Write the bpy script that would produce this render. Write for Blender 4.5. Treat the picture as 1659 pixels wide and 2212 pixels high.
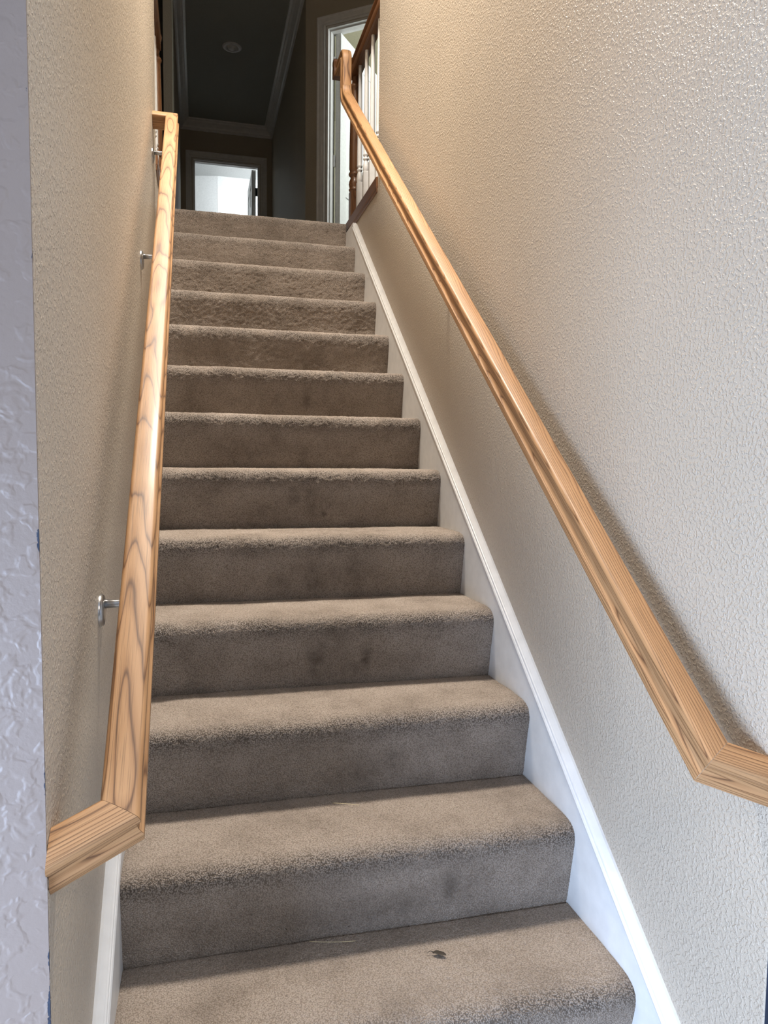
import bpy, bmesh, math, random
import numpy as np
from mathutils import Matrix, Vector

for o in list(bpy.data.objects):
    bpy.data.objects.remove(o)
SC = bpy.context.scene
COL = SC.collection
random.seed(7)
R = math.radians

# ------------------------------------------------------------------ measured layout (metres, floor of the lower room at z = 0)
EYE = 1.37806
XL, XR = -0.1504, 0.7999          # faces of the skirt boards
WL, WR = -0.1706, 0.8201          # faces of the stairwell walls
YN, YF = 0.872, 3.447             # near and far ends of the stairwell walls
Y1, Z1 = 1.44104, 0.38            # foot of riser 1
RUN, RISE = 0.24422, 0.19
SLOPE = RISE / RUN
THETA = math.atan(SLOPE)
FL = Z1 + 12 * RISE               # upper floor
CE = FL + 2.44                    # upper ceiling

# ------------------------------------------------------------------ camera
yaw, pitch, roll = 0.24666, -0.07613, 0.01152
fw = Vector((math.sin(yaw) * math.cos(pitch), math.cos(yaw) * math.cos(pitch), math.sin(pitch)))
rt = Vector((math.cos(yaw), -math.sin(yaw), 0))
up = rt.cross(fw)
rt2 = math.cos(roll) * rt + math.sin(roll) * up
up2 = math.cos(roll) * up - math.sin(roll) * rt
cam = bpy.data.cameras.new('camera')
cam.sensor_fit = 'HORIZONTAL'
cam.sensor_width = 36
cam.lens = 1592.03 / 1659 * 36
cam.clip_start = 0.02
cob = bpy.data.objects.new('camera', cam)
m = Matrix((rt2, up2, -fw)).transposed().to_4x4()
m.translation = (0, 0, EYE)
cob.matrix_world = m
COL.objects.link(cob)
SC.camera = cob

# ------------------------------------------------------------------ light and exposure
SC.view_settings.view_transform = 'Standard'
SC.view_settings.look = 'None'
SC.view_settings.gamma = 1
SC.view_settings.use_curve_mapping = False
SC.view_settings.exposure = 0.0

W = bpy.data.worlds.new('world')
SC.world = W
W.use_nodes = True
W.node_tree.nodes['Background'].inputs[0].default_value = (0.75, 0.86, 1.0, 1)
W.node_tree.nodes['Background'].inputs[1].default_value = 0.4


def area(name, loc, target, sx, sy, power, color, spread=180, shape='RECTANGLE'):
    l = bpy.data.lights.new(name, 'AREA')
    l.shape = shape
    l.size = sx
    l.size_y = sy
    l.energy = power
    l.color = color
    l.spread = R(spread)
    o = bpy.data.objects.new(name, l)
    o.location = loc
    o.rotation_euler = (Vector(target) - Vector(loc)).to_track_quat('-Z', 'Y').to_euler()
    COL.objects.link(o)
    return o


area('window_daylight', (-1.42, -0.30, 0.62), (0.3, -0.20, 0.60), 1.6, 1.1, 165, (0.53, 0.70, 1.0))
area('stair_ceiling_lamp_light', (0.33, 2.45, CE - 0.06), (0.33, 2.45, 0), 0.5, 0.5, 92, (1.0, 0.915, 0.81), 104, 'DISK')
area('end_room_daylight', (0.95, 9.3, FL + 2.28), (0.72, 10.4, FL + 1.2), 0.7, 0.4, 26, (0.93, 0.97, 1.0))
area('side_room_daylight', (2.75, 5.45, FL + 1.6), (1.1, 6.35, FL + 1.45), 0.9, 1.4, 42, (0.95, 1.0, 0.97))
area('room_warm_fill', (0.5, -0.9, 2.40), (0.5, -0.9, 0), 0.4, 0.4, 22, (1.0, 0.86, 0.70), 180, 'DISK')  # added warm fill for the lowest risers; no fixture there


# ------------------------------------------------------------------ materials
def nodes_of(mt):
    mt.use_nodes = True
    nt = mt.node_tree
    return nt, nt.nodes, nt.links, nt.nodes['Principled BSDF']


def N(nt, t, **kw):
    n = nt.nodes.new(t)
    for k, v in kw.items():
        setattr(n, k, v)
    return n


def setin(n, **kw):
    for k, v in kw.items():
        n.inputs[k.replace('_', ' ')].default_value = v


def ramp(nt, pts, interp='LINEAR'):
    n = nt.nodes.new('ShaderNodeValToRGB')
    n.color_ramp.interpolation = interp
    els = n.color_ramp.elements
    while len(els) < len(pts):
        els.new(0.5)
    for e, (p, c) in zip(els, pts):
        e.position = p
        e.color = c if len(c) == 4 else (*c, 1)
    return n


def plain(name, col, rough=0.5, metal=0.0, bump=0.0, bscale=60, spec=0.5):
    mt = bpy.data.materials.new(name)
    nt, ns, ln, b = nodes_of(mt)
    tc = N(nt, 'ShaderNodeTexCoord')
    nz = N(nt, 'ShaderNodeTexNoise')
    setin(nz, Scale=bscale, Detail=4.0)
    ln.new(tc.outputs['Object'], nz.inputs['Vector'])
    rp = ramp(nt, [(0.3, tuple(c * 0.94 for c in col)), (0.7, tuple(min(1, c * 1.05) for c in col))])
    ln.new(nz.outputs['Fac'], rp.inputs['Fac'])
    ln.new(rp.outputs['Color'], b.inputs['Base Color'])
    b.inputs['Roughness'].default_value = rough
    b.inputs['Metallic'].default_value = metal
    b.inputs['Specular IOR Level'].default_value = spec
    if bump:
        bp = N(nt, 'ShaderNodeBump')
        setin(bp, Strength=bump, Distance=0.002)
        ln.new(nz.outputs['Fac'], bp.inputs['Height'])
        ln.new(bp.outputs['Normal'], b.inputs['Normal'])
    return mt


def textured_paint(name, col, rough, scale, strength, lo=0.45, hi=0.62, dist=0.003, chips=None):
    """knock-down / orange-peel wall paint: flattened blobs with crisp worm-like edges"""
    mt = bpy.data.materials.new(name)
    nt, ns, ln, b = nodes_of(mt)
    tc = N(nt, 'ShaderNodeTexCoord')
    nz = N(nt, 'ShaderNodeTexNoise')
    setin(nz, Scale=scale, Detail=2.0, Roughness=0.5, Distortion=0.35)
    ln.new(tc.outputs['Object'], nz.inputs['Vector'])
    rp = ramp(nt, [(lo, (0, 0, 0)), (hi + 0.05, (1, 1, 1))], 'EASE')
    ln.new(nz.outputs['Fac'], rp.inputs['Fac'])
    n2 = N(nt, 'ShaderNodeTexNoise')
    setin(n2, Scale=scale * 3.2, Detail=3.0, Roughness=0.6)
    ln.new(tc.outputs['Object'], n2.inputs['Vector'])
    ad = N(nt, 'ShaderNodeMath', operation='MULTIPLY_ADD')
    ln.new(n2.outputs['Fac'], ad.inputs[0])
    ad.inputs[1].default_value = 0.45
    ln.new(rp.outputs['Color'], ad.inputs[2])
    bp = N(nt, 'ShaderNodeBump')
    setin(bp, Strength=strength, Distance=dist)
    ln.new(ad.outputs[0], bp.inputs['Height'])
    ln.new(bp.outputs['Normal'], b.inputs['Normal'])
    n3 = N(nt, 'ShaderNodeTexNoise')
    setin(n3, Scale=1.6, Detail=3.0)
    ln.new(tc.outputs['Object'], n3.inputs['Vector'])
    rc = ramp(nt, [(0.3, tuple(c * 0.95 for c in col)), (0.7, tuple(min(1, c * 1.04) for c in col))])
    ln.new(n3.outputs['Fac'], rc.inputs['Fac'])
    out = rc.outputs['Color']
    if chips:      # worn navy paint showing through along the wall corner: (edge x, side)
        ex, side, zmax, thr = chips
        sp = N(nt, 'ShaderNodeSeparateXYZ')
        ln.new(tc.outputs['Object'], sp.inputs[0])
        nw = N(nt, 'ShaderNodeTexNoise')
        setin(nw, Scale=9.0, Detail=6.0, Roughness=0.7)
        mp = N(nt, 'ShaderNodeMapping')
        mp.inputs['Scale'].default_value = (3, 3, 1)
        ln.new(tc.outputs['Object'], mp.inputs['Vector'])
        ln.new(mp.outputs['Vector'], nw.inputs['Vector'])
        # width of the worn line in mm, from noise, fading out above zmax
        zf = N(nt, 'ShaderNodeMapRange')
        setin(zf, From_Min=zmax, From_Max=zmax - 0.55, To_Min=thr, To_Max=thr - 0.17)
        ln.new(sp.outputs['Z'], zf.inputs['Value'])
        w = N(nt, 'ShaderNodeMath', operation='SUBTRACT')
        ln.new(nw.outputs['Fac'], w.inputs[0])
        ln.new(zf.outputs[0], w.inputs[1])
        w2 = N(nt, 'ShaderNodeMath', operation='MULTIPLY')
        ln.new(w.outputs[0], w2.inputs[0])
        w2.inputs[1].default_value = 0.034
        d = N(nt, 'ShaderNodeMath', operation='SUBTRACT')
        ln.new(sp.outputs['X'], d.inputs[0])
        d.inputs[1].default_value = ex
        da = N(nt, 'ShaderNodeMath', operation='ABSOLUTE')
        ln.new(d.outputs[0], da.inputs[0])
        lt = N(nt, 'ShaderNodeMath', operation='LESS_THAN')
        ln.new(da.outputs[0], lt.inputs[0])
        ln.new(w2.outputs[0], lt.inputs[1])
        mx = N(nt, 'ShaderNodeMix', data_type='RGBA')
        ln.new(lt.outputs[0], mx.inputs['Factor'])
        ln.new(out, mx.inputs['A'])
        mx.inputs['B'].default_value = (0.012, 0.022, 0.045, 1)
        out = mx.outputs['Result']
    ln.new(out, b.inputs['Base Color'])
    b.inputs['Roughness'].default_value = rough
    return mt


def wood(name, light, mid, dark, rough=0.52, ring=34.0, coat=0.04, pore=0.42):
    """oak: growth rings cut lengthwise (cathedral figure) plus long dark pores; reads the 'grain' attribute (across, along, depth)"""
    mt = bpy.data.materials.new(name)
    nt, ns, ln, b = nodes_of(mt)
    at = N(nt, 'ShaderNodeAttribute', attribute_name='grain')
    oi = N(nt, 'ShaderNodeObjectInfo')
    # slow wander of the tree's pith along the piece
    mpn = N(nt, 'ShaderNodeMapping')
    mpn.inputs['Scale'].default_value = (9, 1.5, 9)
    ln.new(at.outputs['Vector'], mpn.inputs['Vector'])
    nz = N(nt, 'ShaderNodeTexNoise')
    setin(nz, Scale=1.0, Detail=2.5, Roughness=0.5)
    ln.new(mpn.outputs['Vector'], nz.inputs['Vector'])
    sp = N(nt, 'ShaderNodeSeparateXYZ')
    ln.new(at.outputs['Vector'], sp.inputs[0])
    # ring radius = sqrt((a/w)^2 + tiny) - tilt*along  -> nested parabolas
    a2 = N(nt, 'ShaderNodeMath', operation='MULTIPLY')
    ln.new(sp.outputs['X'], a2.inputs[0])
    ln.new(sp.outputs['X'], a2.inputs[1])
    a3 = N(nt, 'ShaderNodeMath', operation='MULTIPLY')
    ln.new(a2.outputs[0], a3.inputs[0])
    a3.inputs[1].default_value = 13.0
    al = N(nt, 'ShaderNodeMath', operation='MULTIPLY_ADD')
    ln.new(sp.outputs['Y'], al.inputs[0])
    al.inputs[1].default_value = 0.022
    ln.new(a3.outputs[0], al.inputs[2])
    dz = N(nt, 'ShaderNodeMath', operation='MULTIPLY_ADD')
    ln.new(sp.outputs['Z'], dz.inputs[0])
    dz.inputs[1].default_value = 0.75
    ln.new(al.outputs[0], dz.inputs[2])
    wn = N(nt, 'ShaderNodeMath', operation='MULTIPLY_ADD')
    ln.new(nz.outputs['Fac'], wn.inputs[0])
    wn.inputs[1].default_value = 0.042
    ln.new(dz.outputs[0], wn.inputs[2])
    off = N(nt, 'ShaderNodeMath', operation='ADD')
    ln.new(wn.outputs[0], off.inputs[0])
    ln.new(oi.outputs['Random'], off.inputs[1])
    sc = N(nt, 'ShaderNodeMath', operation='MULTIPLY')
    ln.new(off.outputs[0], sc.inputs[0])
    sc.inputs[1].default_value = ring * 6.5
    fr = N(nt, 'ShaderNodeMath', operation='FRACT')
    ln.new(sc.outputs[0], fr.inputs[0])
    rr = ramp(nt, [(0.0, dark), (0.12, mid), (0.45, light), (0.8, light), (0.93, mid), (1.0, dark)])
    ln.new(fr.outputs[0], rr.inputs['Fac'])
    # long fine pores
    mp = N(nt, 'ShaderNodeMapping')
    mp.inputs['Scale'].default_value = (800, 10, 800)
    ln.new(at.outputs['Vector'], mp.inputs['Vector'])
    pn = N(nt, 'ShaderNodeTexNoise')
    setin(pn, Scale=1.0, Detail=2.0, Roughness=0.6)
    ln.new(mp.outputs['Vector'], pn.inputs['Vector'])
    pr = ramp(nt, [(0.30, (0, 0, 0)), (0.5, (1, 1, 1))])
    ln.new(pn.outputs['Fac'], pr.inputs['Fac'])
    mx = N(nt, 'ShaderNodeMix', data_type='RGBA', blend_type='MULTIPLY')
    mx.inputs['Factor'].default_value = pore
    ln.new(rr.outputs['Color'], mx.inputs['A'])
    ln.new(pr.outputs['Color'], mx.inputs['B'])
    # broad tone change
    n4 = N(nt, 'ShaderNodeTexNoise')
    setin(n4, Scale=3.0, Detail=2.0)
    ln.new(at.outputs['Vector'], n4.inputs['Vector'])
    r4 = ramp(nt, [(0.3, (0.86, 0.84, 0.82)), (0.7, (1, 1, 1))])
    ln.new(n4.outputs['Fac'], r4.inputs['Fac'])
    m2 = N(nt, 'ShaderNodeMix', data_type='RGBA', blend_type='MULTIPLY')
    m2.inputs['Factor'].default_value = 1
    ln.new(mx.outputs['Result'], m2.inputs['A'])
    ln.new(r4.outputs['Color'], m2.inputs['B'])
    ln.new(m2.outputs['Result'], b.inputs['Base Color'])
    bp = N(nt, 'ShaderNodeBump')
    setin(bp, Strength=0.12, Distance=0.0006)
    ln.new(pr.outputs['Color'], bp.inputs['Height'])
    ln.new(bp.outputs['Normal'], b.inputs['Normal'])
    b.inputs['Roughness'].default_value = rough
    b.inputs['Coat Weight'].default_value = coat
    b.inputs['Coat Roughness'].default_value = 0.15
    return mt


def carpet_mat():
    """cut pile: small yarn tufts, lighter at the tips; shade in the gaps is painted in, darkest over a nosing"""
    mt = bpy.data.materials.new('taupe_carpet')
    nt, ns, ln, b = nodes_of(mt)
    tc = N(nt, 'ShaderNodeTexCoord')
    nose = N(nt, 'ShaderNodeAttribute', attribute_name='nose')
    wob = N(nt, 'ShaderNodeTexNoise')
    setin(wob, Scale=140.0, Detail=2.0)
    ln.new(tc.outputs['Object'], wob.inputs['Vector'])
    wm = N(nt, 'ShaderNodeVectorMath', operation='MULTIPLY_ADD')
    ln.new(wob.outputs['Color'], wm.inputs[0])
    wm.inputs[1].default_value = (0.005, 0.005, 0.005)
    ln.new(tc.outputs['Object'], wm.inputs[2])
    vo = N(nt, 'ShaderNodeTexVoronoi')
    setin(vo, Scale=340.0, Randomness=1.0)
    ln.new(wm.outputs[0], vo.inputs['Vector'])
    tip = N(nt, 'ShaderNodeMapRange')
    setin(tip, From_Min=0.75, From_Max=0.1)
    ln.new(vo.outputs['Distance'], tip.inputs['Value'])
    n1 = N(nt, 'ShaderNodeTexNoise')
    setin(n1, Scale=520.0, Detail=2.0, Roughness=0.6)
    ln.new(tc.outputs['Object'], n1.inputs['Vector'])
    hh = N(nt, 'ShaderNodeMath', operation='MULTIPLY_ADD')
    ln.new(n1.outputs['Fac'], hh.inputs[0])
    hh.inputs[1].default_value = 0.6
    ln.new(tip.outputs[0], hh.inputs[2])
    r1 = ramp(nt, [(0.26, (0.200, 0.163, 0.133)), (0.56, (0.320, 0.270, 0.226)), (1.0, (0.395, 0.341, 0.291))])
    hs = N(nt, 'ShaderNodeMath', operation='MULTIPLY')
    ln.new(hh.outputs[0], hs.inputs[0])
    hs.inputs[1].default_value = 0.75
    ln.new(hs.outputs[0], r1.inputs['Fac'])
    r1n = ramp(nt, [(0.34, (0.075, 0.060, 0.048)), (0.58, (0.255, 0.217, 0.187)), (0.97, (0.385, 0.340, 0.302))])  # shade between tufts put into the colour, deeper over the nosing
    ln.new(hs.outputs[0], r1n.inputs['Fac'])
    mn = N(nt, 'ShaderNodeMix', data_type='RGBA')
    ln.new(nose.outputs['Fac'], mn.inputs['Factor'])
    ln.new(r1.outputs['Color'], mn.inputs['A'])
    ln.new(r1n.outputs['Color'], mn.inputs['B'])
    n2 = N(nt, 'ShaderNodeTexNoise')
    setin(n2, Scale=7.5, Detail=5.0, Roughness=0.62)
    ln.new(tc.outputs['Object'], n2.inputs['Vector'])
    r2 = ramp(nt, [(0.30, (0.68, 0.66, 0.64)), (0.5, (0.93, 0.92, 0.91)), (0.68, (1.06, 1.06, 1.06))])
    ln.new(n2.outputs['Fac'], r2.inputs['Fac'])
    mx = N(nt, 'ShaderNodeMix', data_type='RGBA', blend_type='MULTIPLY')
    mx.inputs['Factor'].default_value = 1
    ln.new(mn.outputs['Result'], mx.inputs['A'])
    ln.new(r2.outputs['Color'], mx.inputs['B'])
    at = N(nt, 'ShaderNodeAttribute', attribute_name='dirt')
    n3 = N(nt, 'ShaderNodeTexNoise')
    setin(n3, Scale=45.0, Detail=4.0, Roughness=0.65)
    ln.new(tc.outputs['Object'], n3.inputs['Vector'])
    r3 = ramp(nt, [(0.3, (0.4, 0.4, 0.4)), (0.65, (1, 1, 1))])
    ln.new(n3.outputs['Fac'], r3.inputs['Fac'])
    mm = N(nt, 'ShaderNodeMath', operation='MULTIPLY')
    ln.new(at.outputs['Fac'], mm.inputs[0])
    ln.new(r3.outputs['Color'], mm.inputs[1])
    m2 = N(nt, 'ShaderNodeMix', data_type='RGBA')
    ln.new(mm.outputs[0], m2.inputs['Factor'])
    ln.new(mx.outputs['Result'], m2.inputs['A'])
    m2.inputs['B'].default_value = (0.060, 0.046, 0.034, 1)
    ln.new(m2.outputs['Result'], b.inputs['Base Color'])
    b.inputs['Roughness'].default_value = 1.0
    b.inputs['Specular IOR Level'].default_value = 0.08
    b.inputs['Sheen Weight'].default_value = 0.2
    b.inputs['Sheen Roughness'].default_value = 0.6
    b.inputs['Sheen Tint'].default_value = (0.9, 0.82, 0.75, 1)
    bp = N(nt, 'ShaderNodeBump')
    setin(bp, Strength=0.7, Distance=0.003)
    ln.new(hh.outputs[0], bp.inputs['Height'])
    ln.new(bp.outputs['Normal'], b.inputs['Normal'])
    return mt


M = dict(
    beige=textured_paint('beige_textured_paint', (0.495, 0.425, 0.340), 0.40, 150, 0.65, 0.46, 0.60, 0.0024),
    grey=textured_paint('grey_knockdown_paint', (0.205, 0.160, 0.134), 0.45, 44, 0.27, 0.46, 0.56, 0.0025, (WL, 1, 0.95, 0.62)),
    grey_r=textured_paint('grey_knockdown_paint_right', (0.205, 0.160, 0.134), 0.45, 44, 0.27, 0.46, 0.56, 0.0025, (WR, 1, 0.95, 0.40)),
    hall=textured_paint('hall_beige_dimmed', (0.40, 0.36, 0.29), 0.6, 85, 0.2),  # stairwell beige with the hall's dimness put into the colour
    cream=plain('cream_room_paint', (0.66, 0.64, 0.50), 0.6),
    roomwhite=plain('white_room_paint', (0.80, 0.82, 0.82), 0.6),
    ceil=plain('ceiling_paint_dimmed', (0.36, 0.37, 0.34), 0.8, bump=0.2, bscale=90),  # colour lowered to stand in for the dim upstairs hall
    trim=plain('white_gloss_trim_paint', (0.70, 0.70, 0.69), 0.35, bump=0.06, bscale=25),
    door=plain('white_door_paint', (0.80, 0.82, 0.81), 0.38),
    oak=wood('honey_oak', (0.440, 0.245, 0.112), (0.350, 0.182, 0.077), (0.125, 0.055, 0.021)),
    oak2=wood('stained_oak', (0.215, 0.100, 0.044), (0.175, 0.077, 0.032), (0.10, 0.040, 0.016), rough=0.35, coat=0.15),
    nickel=plain('brushed_nickel', (0.42, 0.42, 0.42), 0.3, 1.0, bscale=300),
    black=plain('black_hinge_metal', (0.012, 0.012, 0.012), 0.4, 0.6),
    brass=plain('antique_brass', (0.32, 0.26, 0.12), 0.3, 1.0),
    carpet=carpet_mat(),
    lens=plain('frosted_lens', (0.7, 0.7, 0.68), 0.3),
    straw=plain('dry_straw', (0.60, 0.50, 0.30), 0.6),
    leaf=plain('dark_dry_leaf', (0.03, 0.022, 0.015), 0.7),
    lino=plain('lower_floor', (0.45, 0.42, 0.38), 0.8, bscale=12),
)


# ------------------------------------------------------------------ mesh helpers
def link(name, me, mat, parent=None, loc=None):
    o = bpy.data.objects.new(name, me)
    if mat is not None and not me.materials:
        me.materials.append(M[mat] if isinstance(mat, str) else mat)
    if parent is not None:
        o.parent = parent
    if loc is not None:
        o.location = loc
    COL.objects.link(o)
    return o


def mesh(name, verts, faces, smooth=False):
    me = bpy.data.meshes.new(name)
    me.from_pydata([tuple(v) for v in verts], [], faces)
    me.update()
    bm = bmesh.new()
    bm.from_mesh(me)
    bmesh.ops.recalc_face_normals(bm, faces=bm.faces)
    bm.to_mesh(me)
    bm.free()
    if smooth:
        me.polygons.foreach_set('use_smooth', [True] * len(me.polygons))
    return me


def box_me(name, x0, x1, y0, y1, z0, z1, bevel=0.0, seg=2):
    bm = bmesh.new()
    bmesh.ops.create_cube(bm, size=1)
    for v in bm.verts:
        v.co = Vector(((x0 + x1) / 2 + v.co.x * (x1 - x0), (y0 + y1) / 2 + v.co.y * (y1 - y0), (z0 + z1) / 2 + v.co.z * (z1 - z0)))
    if bevel:
        bmesh.ops.bevel(bm, geom=list(bm.edges), offset=bevel, segments=seg, affect='EDGES', profile=0.5)
    me = bpy.data.meshes.new(name)
    bm.to_mesh(me)
    bm.free()
    return me


def box(name, x0, x1, y0, y1, z0, z1, mat, parent=None, bevel=0.0):
    return link(name, box_me(name, x0, x1, y0, y1, z0, z1, bevel), mat, parent)


def prism(name, pts, z0, z1, mat, parent=None):
    n = len(pts)
    v = [(x, y, z0) for x, y in pts] + [(x, y, z1) for x, y in pts]
    f = [tuple(range(n))[::-1], tuple(range(n, 2 * n))] + [(i, (i + 1) % n, n + (i + 1) % n, n + i) for i in range(n)]
    return link(name, mesh(name, v, f), mat, parent)


def struct(o, label=None):
    o['kind'] = 'structure'
    if label:
        o['label'] = label
    return o


def tag(o, label, cat, group=None):
    o['label'] = label
    o['category'] = cat
    if group:
        o['group'] = group
    return o


def empty(name, loc=(0, 0, 0), parent=None):
    o = bpy.data.objects.new(name, None)
    o.location = loc
    o.empty_display_size = 0.1
    if parent:
        o.parent = parent
    COL.objects.link(o)
    return o


def set_grain(me, g):
    a = me.attributes.new('grain', 'FLOAT_VECTOR', 'POINT')
    a.data.foreach_set('vector', np.asarray(g, dtype=np.float32).ravel())


def auto_smooth(me, deg=35):
    bm = bmesh.new()
    bm.from_mesh(me)
    for f in bm.faces:
        f.smooth = True
    for e in bm.edges:
        if len(e.link_faces) == 2 and e.calc_face_angle(0) > R(deg):
            e.smooth = False
    bm.to_mesh(me)
    bm.free()


def sweep(name, prof, stations, mat, parent=None, grain_off=0.0, deg=35, grain_x=0.0):
    """prof: closed list of (a, c). stations: list of functions' data (pos, A, C, T, shear, along); vertex = pos + a*A + c*C + shear*a*T"""
    v, g, f = [], [], []
    n = len(prof)
    for pos, A, C, T, sh, al in stations:
        pos, A, C, T = Vector(pos), Vector(A), Vector(C), Vector(T)
        for a, c in prof:
            v.append(pos + a * A + c * C + sh * a * T)
            g.append((a + grain_x, al + sh * a + grain_off, c))
    for i in range(len(stations) - 1):
        for j in range(n):
            k = (j + 1) % n
            f.append((i * n + j, i * n + k, (i + 1) * n + k, (i + 1) * n + j))
    f.append(tuple(range(n))[::-1])
    f.append(tuple((len(stations) - 1) * n + j for j in range(n)))
    me = bpy.data.meshes.new(name)
    me.from_pydata([tuple(q) for q in v], [], f)
    me.update()
    set_grain(me, g)
    bm = bmesh.new()
    bm.from_mesh(me)
    bmesh.ops.recalc_face_normals(bm, faces=bm.faces)
    bm.to_mesh(me)
    bm.free()
    auto_smooth(me, deg)
    return link(name, me, mat, parent)


def lathe(name, prof, mat, parent=None, seg=20, loc=None, grain=True, square=()):
    """prof: list of (radius, z) bottom to top"""
    v, g, f = [], [], []
    for r, z in prof:
        for i in range(seg):
            a = 2 * math.pi * i / seg
            v.append((r * math.cos(a), r * math.sin(a), z))
            g.append((r * math.cos(a), z, r * math.sin(a)))
    for i in range(len(prof) - 1):
        for j in range(seg):
            k = (j + 1) % seg
            f.append((i * seg + j, i * seg + k, (i + 1) * seg + k, (i + 1) * seg + j))
    f.append(tuple(range(seg))[::-1])
    f.append(tuple((len(prof) - 1) * seg + j for j in range(seg)))
    me = bpy.data.meshes.new(name)
    me.from_pydata(v, [], f)
    me.update()
    if grain:
        set_grain(me, g)
    auto_smooth(me, 50)
    return link(name, me, mat, parent, loc)


def tube(name, pts, rad, mat, parent=None, seg=10, cap=True):
    """round tube through points, radius per point or one value"""
    v, f = [], []
    n = len(pts)
    pts = [Vector(p) for p in pts]
    rad = rad if isinstance(rad, (list, tuple)) else [rad] * n
    ref = Vector((0.13, 0.31, 0.94)).normalized()
    for i, q in enumerate(pts):
        t = (pts[min(i + 1, n - 1)] - pts[max(i - 1, 0)]).normalized()
        a = t.cross(ref).normalized()
        b2 = t.cross(a).normalized()
        for j in range(seg):
            w = 2 * math.pi * j / seg
            v.append(q + rad[i] * (math.cos(w) * a + math.sin(w) * b2))
    for i in range(n - 1):
        for j in range(seg):
            k = (j + 1) % seg
            f.append((i * seg + j, i * seg + k, (i + 1) * seg + k, (i + 1) * seg + j))
    f.append(tuple(range(seg))[::-1])
    f.append(tuple((n - 1) * seg + j for j in range(seg)))
    me = mesh(name, v, f, True)
    return link(name, me, mat, parent)


def crease(y):
    """height of the line through the feet of the risers"""
    return Z1 + (y - Y1) * SLOPE


# ================================================================== SETTING
# stairwell walls: full height up to YF, then only a kerb up to the upper floor beside the guards
TK = 0.11
Y_T = Y1 + 11 * RUN                # foot of the top riser
G_END = Y_T + 0.10


def side_wall(name, xf, sgn, label):
    x0, x1 = sorted((xf, xf + sgn * TK))
    pts = [(YN + 0.003, 0), (YN + 0.003, CE), (YF, CE), (YF, FL - 0.035), (G_END, FL - 0.035), (G_END, 0)]
    n = len(pts)
    v = [(x0, y, z) for y, z in pts] + [(x1, y, z) for y, z in pts]
    f = [tuple(range(n)), tuple(range(n, 2 * n))[::-1]] + [(i, (i + 1) % n, n + (i + 1) % n, n + i) for i in range(n)]
    o = link(name, mesh(name, v, f), 'beige')
    bv = o.modifiers.new('soft_edges', 'BEVEL')
    bv.width = 0.004
    bv.segments = 2
    bv.limit_method = 'ANGLE'
    return struct(o, label)


side_wall('wall_left', WL, -1, 'beige textured stairwell wall on the left carrying a handrail')
side_wall('wall_right', WR, 1, 'beige textured stairwell wall on the right carrying a handrail')

# lower room
struct(box('floor', -2.2, 2.8, -2.6, 4.4, -0.1, 0.0, 'lino'))
gl = box('wall_front_left', -2.2, WL, YN, YN + 0.0029, 0, 2.44, 'grey')
struct(gl, 'grey knockdown textured wall beside the stair opening')
struct(box('wall_front_right', WR, 2.8, YN, YN + 0.0029, 0, 2.44, 'grey_r'), 'grey wall right of the stair opening')
HEAD = 2.17                        # unseen header, added to keep window light off the upper walls
struct(box('wall_front_above', -2.2, 2.8, YN, YN + 0.1, 2.44, CE, 'beige'))
struct(box('wall_added_header', WL, WR, YN, YN + 0.1, HEAD, 2.44, 'beige'))
struct(box('wall_room_right', 2.8, 2.9, -2.6, YN, 0, 2.44, 'roomwhite'))
struct(box('ceiling', -2.3, 2.9, -2.7, YN, 2.44, 2.54, 'roomwhite'), 'ceiling of the lower room')
struct(box('wall_back', -2.2, 2.8, -2.7, -2.6, 0, 2.44, 'roomwhite'))
wy0, wy1, wz0, wz1 = -1.1, 0.5, 0.08, 1.18
for y0_, y1_, z0_, z1_ in ((-2.6, wy0, 0, 2.44), (wy1, YN, 0, 2.44), (wy0, wy1, 0, wz0), (wy0, wy1, wz1, 2.44)):
    struct(box('wall_room_left', -1.35, -1.25, y0_, y1_, z0_, z1_, 'grey_r'))
win = empty('window_1', (-1.29, wy0, wz0))
struct(win, 'window of the lower room that lets daylight in from the left')
wc = (wy1 - wy0) / 2
for (a0, a1, b0, b1) in ((0, 0.05, 0, wz1 - wz0), (2 * wc - 0.05, 2 * wc, 0, wz1 - wz0), (0.05, 2 * wc - 0.05, 0, 0.05), (0.05, 2 * wc - 0.05, wz1 - wz0 - 0.05, wz1 - wz0), (wc - 0.02, wc + 0.02, 0.05, wz1 - wz0 - 0.05)):
    box('window_frame', -0.04, 0.03, a0, a1, b0, b1, 'trim', win)

# upper floor, ceiling and hall
HX0, HX1, HY0, HY1 = -0.171, 0.847, 6.03, 8.85
AX, AY = 0.8467, 6.052             # start of the angled wall
DX, DY = 0.795, -0.607
NX, NY = 0.607, 0.795
LY = Y_T + RUN                     # where the landing floor takes over from the top step


def ang(s, d):
    return (AX + DX * s + NX * d, AY + DY * s + NY * d)


fl = prism('floor_upper', [(-2.6, LY), (3.7, LY), (3.7, 11.2), (-2.6, 11.2)], FL - 0.2, FL - 0.004, 'carpet')
struct(fl, 'carpeted upper landing and hall floor')
struct(box('floor_loft_left', -2.6, WL - TK, 0.98, LY, FL - 0.2, FL - 0.004, 'carpet'))
struct(box('floor_loft_right', WR + TK, 3.7, 0.98, LY, FL - 0.2, FL - 0.004, 'carpet'))
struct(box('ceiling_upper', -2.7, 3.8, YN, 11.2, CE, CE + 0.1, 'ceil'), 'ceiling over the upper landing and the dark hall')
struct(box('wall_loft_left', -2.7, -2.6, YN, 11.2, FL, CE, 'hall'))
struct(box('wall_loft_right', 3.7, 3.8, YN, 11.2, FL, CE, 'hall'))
struct(box('wall_hall_left', -0.236, HX0, HY0, HY1, FL, CE, 'hall'), 'left wall of the dark upstairs hall with its narrow end in view')
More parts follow.
